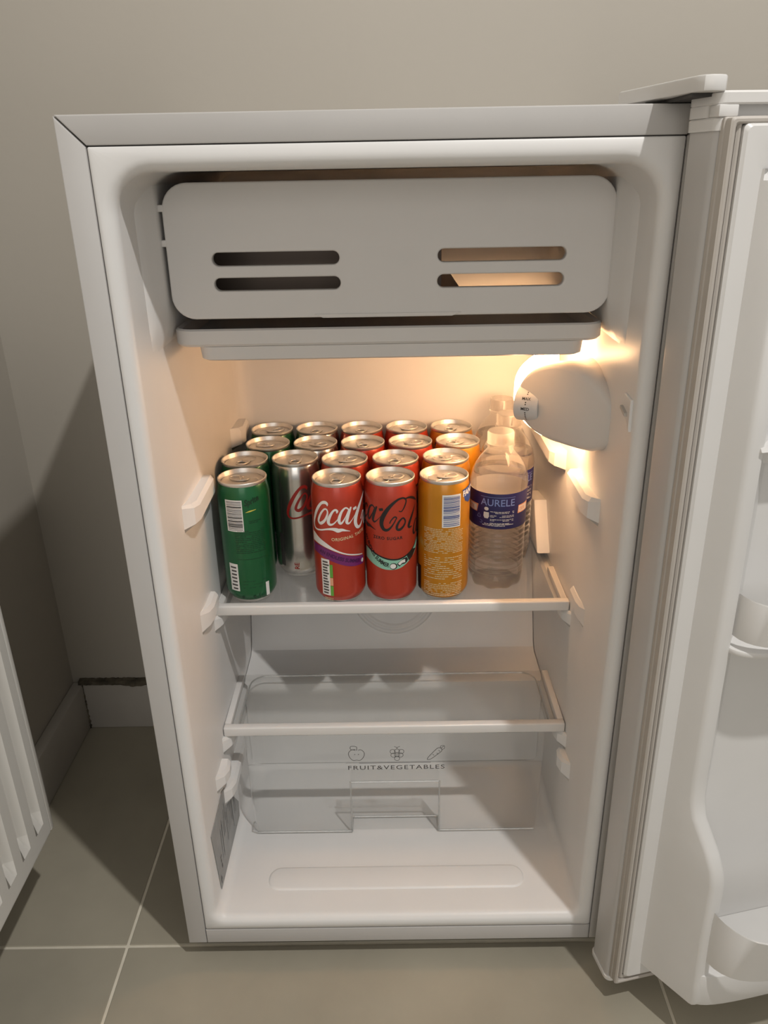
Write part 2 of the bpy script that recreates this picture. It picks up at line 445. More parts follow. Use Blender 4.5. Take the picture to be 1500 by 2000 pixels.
# round boss embossed on the sloping back
ang = math.atan2(.336-.192, .372-.320)
bm = nb(); pr = []
for r, h in ((.0615, -.001), (.0605, .0012), (.058, .002), (.0555, .0012), (.054, .0006), (.052, .0014), (.050, .0018), (.0475, .0006), (.046, 0.0004)): pr.append((r, h))
lathe(bm, pr, 64); bm.faces.new([v for v in bm.verts][-64:])
o = build('drain_boss', bm, LINER, F, 0.9)
nrm = Vector((0, -math.sin(ang), math.cos(ang)))
o.rotation_euler = nrm.to_track_quat('Z', 'Y').to_euler(); o.location = (.2392, .3435-.0003, .258)
# embossed lozenge on the liner floor
bm = nb()
loft(bm, [[Vector((p[0], p[1], Z0+h)) for p in rrect(.0853+i, .3845-i, .0375+i, .0705-i, .015-i, 6)] for i, h in ((0, -.0006), (.0012, .0011), (.0032, .0016))], False, True)
build('floor_emboss', bm, LINER, F, 0.9)
# liner floor rear raised strip under the drawer
# technical label on the left liner wall
bm = nb()
P = [(.0335, .0395), (.0215, .1295), (.026, .137), (.088, .143), (.128, .118), (.146, .058), (.142, .046)]
P = [(.034, .0405), (.0215, .136), (.083, .1425), (.094, .138), (.150, .064), (.146, .0405)]
prism(bm, P, lambda y, z: Vector((X0+DR*y+.0009, y, z)), lambda y, z: Vector((X0+DR*y+.0002, y, z)))
lab = build('rating_label', bm, STICK, F, label='silver grey technical sticker with small print')
bm = nb(); rn = random.Random(5)
def on_lw(y, z): return Vector((X0+DR*y+.0011, y, z))
def lwrect(y0, y1, z0, z1): bm.faces.new([bm.verts.new(on_lw(*p)) for p in ((y0, z0), (y1, z0), (y1, z1), (y0, z1))])
lwrect(.036, .0385, .050, .0615); lwrect(.0405, .0415, .052, .056)
lwrect(.0455, .0485, .064, .070); lwrect(.0445, .047, .073, .078); lwrect(.0425, .0485, .081, .083)
for k in range(16):
    y0 = .052+.005*rn.random()+k*.0052; z1 = .128-.02*rn.random()-.0022*max(0, k-7)
    z0 = z1-.02-.03*rn.random(); lwrect(y0, y0+.0008, max(z0, .047), z1)
build('small_print', bm, INK_GREY, lab)

# shelf rails moulded on both side walls
def rail(side, y0, y1, z0, z1, p=.013, nose=.022):
    """wedge-nosed rail; side -1 left, +1 right"""
    bm = nb()
    def wx(y): return (X0+DR*y-.0008) if side < 0 else (X1-DR*y+.0008)
    s = 1 if side < 0 else -1
    pts = [(y0, 0, z0-.004, z1+.004), (y0+nose*.5, p*.75, z0-.001, z1+.001), (y0+nose, p, z0, z1), (y1, p*.9, z0, z1)]
    rings = []
    for (y, d, a, b) in pts:
        rings.append([Vector((wx(y), y, a)), Vector((wx(y)+s*d, y, a+.0025)), Vector((wx(y)+s*d, y, b-.0045)), Vector((wx(y)+s*max(d-.003, 0), y, b)), Vector((wx(y), y, b))])
    rings[0][1] = Vector((wx(y0)+s*.0006, y0, z0)); rings[0][2] = Vector((wx(y0)+s*.0006, y0, z1)); rings[0][3] = Vector((wx(y0)+s*.0004, y0, z1+.003))
    loft(bm, rings, True, True)
    build('shelf_rail', bm, LINER, F, 0.35)
ZS = 0.3505; ZC = 0.203
for sd in (-1, 1):
    rail(sd, .072, .165, .480, .502)
    if sd > 0: rail(sd, .215, .362, .482, .502, .016)
    rail(sd, .088, .140, .3535, .374, .0095 if sd < 0 else .005, .026)
    rail(sd, .139, .345, .3235, .3375, .010)
    rail(sd, .112, .226, .174, .1897, .012)
rail(-1, .318, .372, .480, .502, .016)
rail(-1, .066, .102, .158, .174, .012)
rail(-1, .088, .20, .118, .135, .012)
rail(1, .086, .118, .150, .170, .011)
# vertical rib / block at the rear of the right wall
bm = nb(); bm2 = [(.246, .372), (.372, .376), (.372, .49), (.300, .49)]
prism(bm, [(.262, .3535), (.352, .3535), (.352, .402), (.30, .41)], lambda y, z: Vector((X1-DR*y+.001, y, z)), lambda y, z: Vector((X1-DR*y-.016, y, z)), .002)
build('corner_block', bm, LINER, F, 0.4)
bm = nb()
prism(bm, [(.262, .3535), (.352, .3535), (.352, .402), (.30, .41)], lambda y, z: Vector((X0+DR*y-.001, y, z)), lambda y, z: Vector((X0+DR*y+.010, y, z)), .002)
build('corner_block', bm, LINER, F, 0.4)

# door switch on the right liner wall
def rwx(y): return X1-DR*y
def on_rw(y, z, d=0.0): return Vector((rwx(y)-d, y, z))
bm = nb()
prism(bm, [(.010, .592), (.0115, .619), (.030, .6205), (.046, .611), (.046, .603), (.020, .600)], lambda y, z: on_rw(y, z, -.001), lambda y, z: on_rw(y, z, .0022), .0008)
sw = build('door_switch', bm, LINER, F, 0.4)
bm = nb(); prism(bm, [(.017, .6035), (.030, .6075), (.030, .610), (.017, .6065)], lambda y, z: on_rw(y, z, .001), lambda y, z: on_rw(y, z, .005), .0006)
build('switch_button', bm, GASK, sw, 0.4)

# ------------------------------------------------------------------ freezer compartment
FY = .085
sl = lambda x0, x1, z0, z1: rrect(x0, x1, z0, z1, (z1-z0)/2*.98, 6)
bm = curve_plate([rrect(.0462, .4292, .6785, .7902, (.020, .020, .022, .022), 8), sl(.0848, .1942, .7232, .7344), sl(.0848, .1945, .7023, .7133), sl(.2788, .3890, .7235, .7345), sl(.2786, .3884, .7022, .7133)], .009, .0014, 2)
for v in bm.verts: v.co = Vector((v.co.x, FY+.0045-v.co.z+max(0, v.co.y-.7415)*.05, v.co.y))
flap = build('freezer_flap', bm, FLAPM, F, 0.5)
bm = nb(); prism(bm, [(.178, .6782), (.292, .6782), (.300, .6815), (.170, .6815)], lambda x, z: Vector((x, FY-.0012, z)), lambda x, z: Vector((x, FY+.002, z)), .0006); build('finger_grip', bm, FLAPM, flap, .4)
for (x0, x1, z) in ((X0+DR*FY-.001, .048, .7705), (X0+DR*FY-.001, .048, .7425), (.428, X1-DR*FY+.001, .7668), (.428, X1-DR*FY+.001, .7405)):
    bxo('hinge_pin', (max(x0, .0405) if x0 < .2 else x0, min(x1, .4305) if x0 > .2 else x1, FY+.001, FY+.006, z-.0028, z+.0028), FLAPM, flap, .0008)
# evaporator: folded aluminium box with tube channels
bm = nb()
box(bm, .062, .310, FY+.02, .345, .6835, .6850); box(bm, .062, .395, FY+.022, .30, .785, .7865); box(bm, .062, .290, .200, .2015, .6850, .785); box(bm, .062, .0635, FY+.022, .345, .6850, .785)
ev = build('evaporator_box', bm, ALU, F)
bm = nb(); pts = []
for i in range(3):
    y = .115+i*.028
    xs2 = (.09, .275) if i % 2 == 0 else (.275, .09)
    for k in range(9): pts.append((xs2[0]+(xs2[1]-xs2[0])*k/8, y, .6858))
tube(bm, spline(pts, 2), .0032, 8); build('coolant_tube', bm, ALU, ev)
for sd in (-1, 1):      # moulded side walls of the freezer compartment, ramping in from the liner wall
    def cx_(x): return x if sd < 0 else W-x
    bm = nb(); rings = []
    for z, k in ((.652, 0.0), (.672, .85), (.680, 1), (.7988, 1)):
        wl = .0335
        rings.append([Vector((cx_(.030), .040, z)), Vector((cx_(wl), .042, z)), Vector((cx_(wl+(.0375-.0335)*k), .062, z)), Vector((cx_(wl+(.0425-wl)*k), .079, z)), Vector((cx_(wl+(.0432-wl)*k), .084, z)), Vector((cx_(wl+(.0432-wl)*k), .330, z)), Vector((cx_(.030), .330, z))])
    loft(bm, rings, True, True); build('compartment_side', bm, LINER, F, 0.9)
# drip tray: wide flange above a narrower body
bm = nb()
def rr3(x0, x1, y0, y1, r, z): return [Vector((p[0], p[1], z)) for p in rrect(x0, x1, y0, y1, r, 6)]
TX0, TX1, TY0, TY1 = .0400, .4310, .094, .325
loft(bm, [rr3(TX0+.012, TX1-.012, TY0+.012, TY1-.012, .01, .652), rr3(TX0+.0025, TX1-.0025, TY0+.0025, TY1, .016, .652), rr3(TX0, TX1, TY0, TY1, .018, .6545), rr3(TX0, TX1, TY0, TY1, .018, .6665), rr3(TX0+.002, TX1-.002, TY0+.002, TY1, .016, .668), rr3(TX0+.006, TX1-.006, TY0+.006, TY1-.004, .013, .6665), rr3(TX0+.009, TX1-.009, TY0+.01, TY1-.006, .012, .656)], True, True)
tray = build('drip_tray', bm, FLAPM, F, 0.7)
bm = nb()
loft(bm, [rr3(.0645, .4115, TY0+.006, TY1-.02, .012, .6385), rr3(.0622, .4138, TY0+.003, TY1-.02, .013, .6400), rr3(.0612, .4148, TY0+.0022, TY1-.02, .013, .6518)], True, True)
build('tray_body', bm, FLAPM, tray, 0.7)

# ------------------------------------------------------------------ thermostat housing with dial and lamp cover (right wall)
n_ = Vector((-.829, -.5593, 0)); d_ = Vector((-.5593, .829, 0)); O_ = Vector((.4340, .068, 0))
def hs(s, z, dep): return O_+d_*s+Vector((0, 0, z))-n_*dep
outl = [(-.004, .5605), (-.004, .594), (.006, .606), (.022, .6165), (.040, .6245), (.062, .6265), (.086, .621), (.1065, .6105), (.1195, .5965), (.1245, .580), (.1205, .565), (.105, .5515), (.0823, .5455), (.06, .545), (.02, .5475)]
so = spline(outl+[outl[0]], 3)[:-1]
def inset(pts, k):
    cx = sum(p[0] for p in pts)/len(pts); cz = sum(p[1] for p in pts)/len(pts)
    return [(cx+(p[0]-cx)*(1-k/ .055), cz+(p[1]-cz)*(1-k/.04)) for p in pts]
rings = [[hs(s, z, .0150) for s, z in so]]+[[hs(s, z, dd) for s, z in inset(so, k)] for dd, k in ((.012, 0), (.006, .0006), (.002, .0028), (0, .0062))]
hb = nb(); loft(hb, rings, False, True)
hous = build('thermostat_housing', hb, HOUSE, F, 0.7)
bk = [p for p in so if p[0] < .081]; bk.sort(key=lambda p: -math.atan2(p[1]-.585, p[0]-.03)); 
hk = nb(); loft(hk, [[hs(s, .585+(z-.585)*.96, dd) for s, z in bk] for dd in (.013, .052)], True, True)
build('housing_back', hk, HOUSE, hous, 0.7)
# adjusting wheel
bm = nb(); Rw, wz = .026, .5750
md_ = Vector((-.45, -.893, 0)); td_ = Vector((.893, -.45, 0)); cdl = Vector((.3715, .1440, wz))   # wheel facing the room, rim runs up and down
def dial_pt(x, a, f=1.0): return cdl+td_*x+md_*((Rw*math.cos(a)-Rw)*f)+Vector((0, 0, Rw*.72*math.sin(a)*f))
A = [-PI*.44+PI*.88*k/24 for k in range(25)]
rr_ = []
for x, f in ((-.0125, .93), (-.0115, .985), (-.0105, 1), (.0108, 1), (.0118, .985), (.0125, .93)):
    rr_.append([dial_pt(x, a, f)-md_*(1-f)*.012 for a in A]+[dial_pt(x, A[-1], f)-md_*.030, dial_pt(x, A[0], f)-md_*.030])
loft(bm, rr_, True, True, closed=True); build('temperature_dial', bm, DIALM, hous, 0.5)
# dial markings
bm = nb()
def on_dial(x, zz):   # x across the wheel (m), zz along the rim
    a = max(-1.25, min(1.25, zz/(.72*Rw))); return dial_pt(x, a)+md_*.0003
tb = text_bm('MAX', .0042, 'CENTER', bold=.00004); bm_add(bm, tb, lambda c: on_dial(c.x, c.y+.0085))
tb = text_bm('MED', .0044, 'CENTER', bold=.00004); bm_add(bm, tb, lambda c: on_dial(c.x, c.y-.0018))
for zz in (.0145, .0165, .0062, .0042, -.0042, -.0062, -.0084, -.0105, -.0126, -.0147):
    bm.faces.new([bm.verts.new(on_dial(.0007*math.cos(2*PI*i/8), zz+.0007*math.sin(2*PI*i/8))) for i in range(8)])
build('dial_markings', bm, INK_K, hous, 0)
# glowing lamp cover behind the housing
sl_ = [(s+.004 if s < .08 else s+.019, z+(.0065 if z > .585 else -.0035)) for s, z in so]
sl_ = [(max(s, .083), z) for s, z in sl_]
bm = nb()
tp = lambda s, dd: .0152+(dd-.0152)*max(.12, min(1, (s-.078)/.05))
loft(bm, [[hs(s, z, tp(s, dd)) for s, z in inset(sl_, k)] for dd, k in ((.0152, .008), (.0162, .002), (.020, 0), (.046, .001), (.056, .008))], True, True)
build('lamp_cover', bm, LENS, hous, 0.7, label='glowing warm lamp cover')

# ------------------------------------------------------------------ glass shelves and crisper drawer (slide-in parts)
def shelf(name, xa, xb, y0, y1, z, label):
    bm = box(nb(), xa+.001, xb-.001, y0+.004, y1, z-.0065, z-.0025, .0006, 1)
    g = build(name, bm, GLASS, F, 0.4)
    g['label'] = label
    bxo('front_edge', (xa, xb, y0, y0+.0095, z-.0122, z), GLASSTRIM, g, .0018, 3)
    for (a, b) in ((xa, xa+.0075), (xb-.0075, xb)):
        bxo('side_edge', (a, b, y0+.0097, y0+.0097+(y1-y0-.012)*(1 if name == 'crisper_cover' else .42), z-.0105, z-(.0005 if name == 'crisper_cover' else .0026)), GLASSTRIM, g, .0012, 2)
    return g
sh = shelf('glass_shelf', .0361, .4347, .1465, .3535, ZS, 'upper glass shelf with a white front edge')
sh.location.z = 0
cc = shelf('crisper_cover', .0359, .4349, .1195, .2300, ZC, 'glass cover shelf above the crisper drawer')
# drawer
bm = nb()
def plan(x0, x1, y0, y1, r, nd, z, nx0=.1815, nx1=.2895):
    pts = []
    def arc(cx, cy, a0): 
        for i in range(6):
            a = a0+PI/2*i/5; pts.append((cx+r*math.cos(a), cy+r*math.sin(a)))
    arc(x0+r, y0+r, PI)
    for i in range(5):   # notch left wall
        pass
    pts.extend([(nx0-.0015, y0), (nx0, y0+min(nd, .0015)), (nx0+.0, y0+nd), (nx1, y0+nd), (nx1, y0+min(nd, .0015)), (nx1+.0015, y0)])
    arc(x1-r, y0+r, 1.5*PI); arc(x1-r, y1-r, 0); arc(x0+r, y1-r, .5*PI)
    return [Vector((p[0], p[1], z)) for p in pts]
DY0, DY1 = .1215, .2420
NZ = .1165
st = [(.0395, .006, .024), (.0372, .002, .024), (.0372, .0, .024)]
rings = [plan(.0605, .4110, DY0+.004, DY1-.006, .014, .022, .0370), plan(.0580, .4135, DY0+.0012, DY1-.003, .016, .0235, .0382), plan(.0572, .4143, DY0, DY1-.002, .016, .0245, .0405), plan(.0555, .4160, DY0+.0022, DY1, .017, .0225, NZ), plan(.0555, .4160, DY0+.0022, DY1, .017, .0, NZ+.0012), plan(.0540, .4175, DY0+.0046, DY1+.001, .018, 0, .186), plan(.0500, .4208, DY0+.0036, DY1+.0015, .020, 0, .1875)]
loft(bm, rings, True, False)
bmesh.ops.triangulate(bm, faces=[f for f in bm.faces if len(f.verts) > 4])
dr = build('crisper_drawer', bm, CRISP, F, 0.5, label='clear plastic fruit and vegetable drawer')
for path in ([(.064, DY0+.001, .0395), (.1805, DY0+.001, .0395)], [(.2905, DY0+.001, .0395), (.4075, DY0+.001, .0395)], [(.1825, DY0+.0245, .0395), (.2885, DY0+.0245, .0395)],
             [(.1815, DY0+.0005, .0395), (.1815, DY0+.001, .078), (.1815, DY0+.002, NZ)], [(.2895, DY0+.0005, .0395), (.2895, DY0+.001, .078), (.2895, DY0+.002, NZ)],
             [(.1825, DY0+.0022, NZ), (.2885, DY0+.0022, NZ)], [(.1815, DY0+.001, .0395), (.1815, DY0+.0245, .0395)], [(.2895, DY0+.001, .0395), (.2895, DY0+.0245, .0395)],
             [(.057, DY0+.012, .045), (.0575, DY0+.003, .0425), (.064, DY0+.001, .0395)]):
    bm = tube(nb(), path, .0011, 6); build('moulded_edge', bm, CRISPR, dr, 0.9)
bm = tube(nb(), [p+Vector((0, 0, .0005)) for p in plan(.0500, .4208, DY0+.0036, DY1+.0015, .020, 0, .1875)], .0011, 6, True); build('rim', bm, CRISPR, dr, 0.9)
# print on the drawer front
def on_front(x, z): return Vector((x, DY0+.0022+(z-NZ)/(.176-NZ)*.0024-.0004, z))
bm = nb()
def flat_stroke(pts, wd=.0007, k=5):
    t2 = nb(); stroke2(t2, [(a, b, wd) for a, b in pts], k); bm_add(bm, t2, lambda c: on_front(c.x, c.y))
def circ(cx, cz, r, a0=0, a1=2*PI, n=14): return [(cx+r*math.cos(a0+(a1-a0)*i/n), cz+r*math.sin(a0+(a1-a0)*i/n)) for i in range(n+1)]
ax, az = .1900, .1580   # apple
flat_stroke([(ax-.001, az+.0055), (ax-.0055, az+.0062), (ax-.0093, az+.002), (ax-.0085, az-.004), (ax-.0045, az-.009), (ax, az-.0088), (ax+.0045, az-.009), (ax+.0085, az-.004), (ax+.0093, az+.002), (ax+.0055, az+.0062), (ax+.0022, az+.0056)])
flat_stroke([(ax+.0003, az+.0052), (ax+.0003, az+.0105), (ax-.0065, az+.0112), (ax-.0066, az+.0068), (ax-.001, az+.0068)], k=3)
for s in (-.002, .0024): flat_stroke(circ(ax+s, az-.0005, .0003), .0006, 1)
gx, gz = .2385, .1580   # grapes
for (a, b) in ((-.0052, .003), (0, .0036), (.0052, .003), (-.0042, -.0022), (0, -.0016), (.0042, -.0022), (0, -.0072)): flat_stroke(circ(gx+a, gz+b, .0031), .0006, 1)
flat_stroke([(gx, gz+.0068), (gx, gz+.0092)], .0006); flat_stroke([(gx-.0032, gz+.0104), (gx, gz+.009), (gx+.0034, gz+.0104)], .0006)
kx, kz = .2850, .1575   # carrot
flat_stroke([(kx-.0105, kz-.0088), (kx-.009, kz-.0052), (kx-.002, kz+.0035), (kx+.0025, kz+.0078), (kx+.0062, kz+.0072), (kx+.0068, kz+.0035), (kx+.002, kz-.0012), (kx-.006, kz-.008), (kx-.0105, kz-.0088)])
flat_stroke([(kx+.0055, kz+.0075), (kx+.0055, kz+.0105), (kx+.0098, kz+.0112), (kx+.0098, kz+.0065), (kx+.0066, kz+.006)], .0006, 2); flat_stroke([(kx+.0055, kz+.0072), (kx+.0095, kz+.0105)], .0006)
for (a, b) in ((-.004, -.001), (0.001, .0005), (.003, .0045)): flat_stroke([(kx+a, kz+b), (kx+a+.0018, kz+b-.0018)], .0006)
for s in (0,):
    rect_ = [(.1825, .14465), (.2935, .14465), (.2935, .14525), (.1825, .14525)]
    bm.faces.new([bm.verts.new(on_front(*p)) for p in [(.1765, .14480), (.2960, .14480), (.2960, .14505), (.1765, .14505)]])
    bm.faces.new([bm.verts.new(on_front(*p)) for p in [(.1930, .1445), (.2790, .1445), (.2790, .1452), (.1930, .1452)]])
build('fruit_icons', bm, INK_GREY, dr, 0)
bm = nb(); tb = text_bm('FRUIT&VEGETABLES', .0083, 'CENTER', space=1.18, bold=.00003)
xs_ = [v.co.x for v in tb.verts]; k = (.2955-.1795)/(max(xs_)-min(xs_)); x0_ = min(xs_)
bm_add(bm, tb, lambda c: on_front(.1795+(c.x-x0_)*k, .1352+c.y))
build('lettering', bm, INK_GREY, dr, 0)

# feet
for o in bpy.data.objects:
    if o.name.split('.')[0] in ('small_print',): o['kind'] = 'stuff'
for x in (.045, W-.045):
    for y in (.045, D-.05):
        build('foot', lathe(nb(), [(0.0001, FZ+.0002), (.014, FZ+.0002), (.014, FZ+.008), (.008, FZ+.010), (.008, .0005), (.0001, .0005)], 16, cx=x, cy=y), RUBBER, F)

# hinge cover on top
ZT = H
bm = nb()
HPTS = [(.4150, .060), (.4335, -.046), (.4345, -.0515), (.4375, -.0560), (.4420, -.058), (.4465, -.0575), (.4515, -.0550), (.4540, -.050), (.466, .010), (.466, .060)]
prism(bm, HPTS, lambda x, y: Vector((x, y, ZT+.0026)), lambda x, y: Vector((x, y, ZT+.0122)), .0012, 2)
build('hinge_cover', bm, DOORM, F, 0.5)
bxo('hinge_plate', (.434, .452, -.045, .055, ZT+.0003, ZT+.0025), DARKGAP, F)

# ------------------------------------------------------------------ door, swung open past 180 degrees
DA, TI = math.radians(12), -.0083
dm = Matrix.Rotation(DA, 4, 'Z') @ Matrix.Rotation(TI, 4, 'Y'); dm.translation = (.4497, -.0168, .001)
WD, TH = .470, .036
def dmesh(name, bm, material, parent=None, smooth=0.5, label=None):
    """geometry is given in (u, v, z): u from hinge, v toward the inner face"""
    for v in bm.verts: v.co = Vector((v.co.x, -v.co.y, v.co.z))
    if parent is None:
        o = build(name, bm, material, F, smooth, label=label); o.matrix_local = dm
    else:
        o = build(name, bm, material, parent, smooth, label=label)
    return o
bm = nb(); box(bm, 0, WD, 0, TH, .006, .8195)
es = [e for e in bm.edges if abs(e.verts[0].co.z-e.verts[1].co.z) > .5]
bmesh.ops.bevel(bm, geom=es, offset=.006, segments=4, affect='EDGES', profile=0.5)
DOOR = dmesh('door', bm, WHITE, None, 0.5, 'white fridge door swung wide open')
def capring(z, g, r=.007): return [Vector((p[0], p[1], z)) for p in rrect(-g, WD+g, -g, TH+g, r, 5)]
bm = nb(); loft(bm, [capring(.8155, .0006), capring(.8155, .0012), capring(.8225, .0014), capring(.8235, .0004)], True, True)
dmesh('end_cap', bm, DOORM, DOOR)
bm = nb()
loft(bm, [[Vector((p[0], p[1], z)) for p in rrect(-.0012, WD+.001, -.001, TH-.010, .006, 5)] for z in (.8236, .8308)], True, True); dmesh('end_cap', bm, DOORM, DOOR)
bm = nb(); loft(bm, [capring(.8308, .0008), capring(.8318, .0014), capring(.8375, .0014), capring(.8388, .0)], True, True); dmesh('end_cap', bm, DOORM, DOOR)
bm = nb(); box(bm, -.0012, .013, TH-.0102, TH+.0012, .8235, .8309, .001); dmesh('cap_post', bm, DOORM, DOOR)
bm = nb(); loft(bm, [capring(-.0015, -.001), capring(.0, .0012), capring(.0045, .0014), capring(.0058, .0006)], True, True); dmesh('end_cap', bm, DOORM, DOOR)
# gasket frame with two ridges
def frame(bm, u0, u1, z0, z1, wd, v0, v1, bev=.0012):
    o, i = rrect(u0, u1, z0, z1, .002, 2), rrect(u0+wd, u1-wd, z0+wd, z1-wd, .002, 2)
    io = rrect(u0+bev, u1-bev, z0+bev, z1-bev, .002, 2); ii = rrect(u0+wd-bev, u1-wd+bev, z0+wd-bev, z1-wd+bev, .002, 2)
    V = lambda pts, v: [Vector((p[0], v, p[1])) for p in pts]
    loft(bm, [V(o, v0), V(o, v1-bev), V(io, v1), V(ii, v1), V(i, v1-bev), V(i, v0)])
bm = nb(); frame(bm, .0022, WD-.0022, .0065, .8235, .0125, TH-.0005, TH+.004)
gk = dmesh('gasket', bm, GASK, DOOR)
bm = nb(); frame(bm, .0030, WD-.0030, .0070, .8230, .0040, TH+.0038, TH+.0105); dmesh('gasket_lip', bm, GASK, gk)
bm = nb(); frame(bm, .0088, WD-.0088, .0115, .8235, .0036, TH+.0038, TH+.0085); dmesh('gasket_lip', bm, GASK, gk)
# liner plate
bm = nb()
V = lambda pts, v: [Vector((p[0], v, p[1])) for p in pts]
U0, U1, ZL0, ZL1 = .0128, WD-.0128, .0150, .8195
loft(bm, [V(rrect(U0, U1, ZL0, ZL1, .004, 4), TH), V(rrect(U0, U1, ZL0, ZL1, .004, 4), TH+.0095), V(rrect(U0+.002, U1-.002, ZL0+.002, ZL1-.002, .004, 4), TH+.0115), V(rrect(U0+.015, U1-.015, ZL0+.015, ZL1-.022, .01, 4), TH+.0115), V(rrect(U0+.021, U1-.021, ZL0+.02, ZL1-.03, .014, 4), TH+.009)], True, True)
lp = dmesh('door_liner', bm, DOORM, DOOR, 0.6)
# liner columns either side of the bins; front profile v(z)
PROF = [(.792, .046), (.785, .056), (.770, .0645), (.60, .0655), (.42, .0665), (.295, .067), (.268, .068), (.250, .0725), (.222, .0885), (.205, .0955), (.190, .098), (.12, .0985), (.060, .1005), (.040, .102), (.0335, .100)]
def column(mir):
    bm = nb(); rings = []
    U = (lambda u: WD-u) if mir else (lambda u: u)
    for z, v in PROF:
        k = (v-.047)
        rings.append([Vector((U(.0285), TH+.010, z)), Vector((U(.0300), TH+.013, z)), Vector((U(.0315+k*.42), v-.003, z)), Vector((U(.0335+k*.42), v-.0007, z)), Vector((U(.0365+k*.42), v, z)), Vector((U(.0435+k*.42), v, z)), Vector((U(.046+k*.42), v-.001, z)), Vector((U(.0475+k*.42), v-.004, z)), Vector((U(.0720), TH+.010, z))])
    loft(bm, rings, True, True, closed=False)
    vs2 = rings
    dmesh('liner_column', bm, DOORM, lp, 0.7)
column(False); column(True)
def bow(u0, u1, v0, v1, n=32):
    out = []
    for i in range(n+1):
        t = -math.cos(PI*i/n); out.append((u0+(u1-u0)*(t+1)/2, v0+(v1-v0)*math.sqrt(max(0, 1-abs(t)**8))))
    return out
def band(name, u0, u1, v0, v1, z0, z1, th=.0022, lean=0.0):
    bm = nb(); P = bow(u0, u1, v0, v1)
    rings = []
    for (u, v) in P:
        w_ = lean*(v-v0)/max(v1-v0, 1e-6); rings.append([Vector((u, v, z0)), Vector((u, v+w_, z1-.001)), Vector((u, v+w_-th*.5, z1)), Vector((u, v+w_-th, z1-.001)), Vector((u, v-th, z0))])
    loft(bm, rings, True, True); dmesh(name, bm, DOORM, lp, 0.7)
def slab(name, u0, u1, v0, v1, z0, z1, vb=TH+.009):
    P = bow(u0, u1, v0, v1); pts = [(u0, vb)]+P+[(u1, vb)]
    bm = prism(nb(), pts, lambda u, v: Vector((u, v, z0)), lambda u, v: Vector((u, v, z1)), .0015, 2); dmesh(name, bm, DOORM, lp, 0.5)
# bottom bin
slab('bin_floor', .056, WD-.056, .0960, .1070, .0335, .075)
band('bin_band', .0615, WD-.0615, .0925, .1320, .094, .158, lean=.013)
# upper bin
slab('bin_floor', .053, WD-.053, .064, .0850, .424, .4295)
band('bin_band', .057, WD-.057, .0640, .0950, .439, .478, lean=.007)
# small ledge
bm = prism(nb(), [(TH+.009, .585), (TH+.009, .603), (.066, .603), (.068, .600), (.060, .594), (.052, .585)], lambda v, z: Vector((.050, v, z)), lambda v, z: Vector((WD-.050, v, z)), .001); dmesh('door_ledge', bm, DOORM, lp, 0.4)

# ------------------------------------------------------------------ drink cans
RBD, CH = .0287, .1455
def cvr(x, y):   # photo print coordinates of the two red cans -> millimetres on the unrolled can
    f = math.asin(max(-.98, min(.98, (x-385)/350))); return (28.7*f, (1790-y-140*(1-math.cos(f)))/10.8)
def cvz(x, y):
    f = math.asin(max(-.98, min(.98, (x-1065)/335))); return (28.7*f, (1775-y-135*(1-math.cos(f)))/10.6)
SH = 30.4
ST_R = [[(250, 470, 8), (245, 440, 34), (215, 420, 40), (170, 430, 32), (120, 490, 38), (85, 570, 40), (68, 650, 30), (72, 710, 24), (95, 748, 22), (150, 765, 20), (230, 762, 22), (300, 764, 34), (350, 776, 50), (378, 786, 52), (430, 780, 36), (480, 790, 18), (535, 798, 5)],
        [(235, 505, 22), (250, 540, 18), (240, 590, 24), (205, 650, 32), (155, 680, 38), (128, 655, 32), (132, 615, 30), (165, 550, 26), (205, 508, 20), (235, 505, 22)],
        [(366, 566, 10), (374, 540, 28), (350, 522, 24), (310, 550, 26), (262, 630, 38), (255, 680, 38), (280, 706, 30), (330, 690, 16), (400, 620, 8)],
        [(530, 525, 16), (485, 502, 20), (432, 550, 28), (395, 640, 36), (402, 690, 32), (430, 690, 24), (480, 620, 14), (528, 520, 14)],
        [(556, 490, 22), (512, 610, 36), (494, 680, 36), (520, 700, 22), (560, 660, 10), (606, 590, 6)],
        [(585, 520, 34), (628, 494, 34)]]
ST_Z = [[(1165, 560, 10), (1200, 565, 14), (1240, 500, 18), (1258, 430, 20), (1225, 400, 22), (1150, 425, 28), (1050, 510, 42), (970, 620, 54), (945, 710, 50), (970, 780, 42), (1020, 795, 34), (1075, 750, 20), (1125, 670, 14), (1135, 642, 18), (1108, 635, 18), (1065, 680, 14), (1050, 715, 14)],
        [(1232, 412, 12), (1300, 390, 26), (1350, 394, 32), (1385, 415, 14)],
        [(1230, 650, 20), (1247, 690, 20), (1225, 745, 26), (1180, 790, 34), (1145, 788, 30), (1140, 750, 32), (1170, 690, 26), (1210, 650, 20), (1230, 650, 20)],
        [(1372, 470, 10), (1335, 600, 34), (1294, 720, 40), (1296, 762, 28), (1332, 745, 12)]]
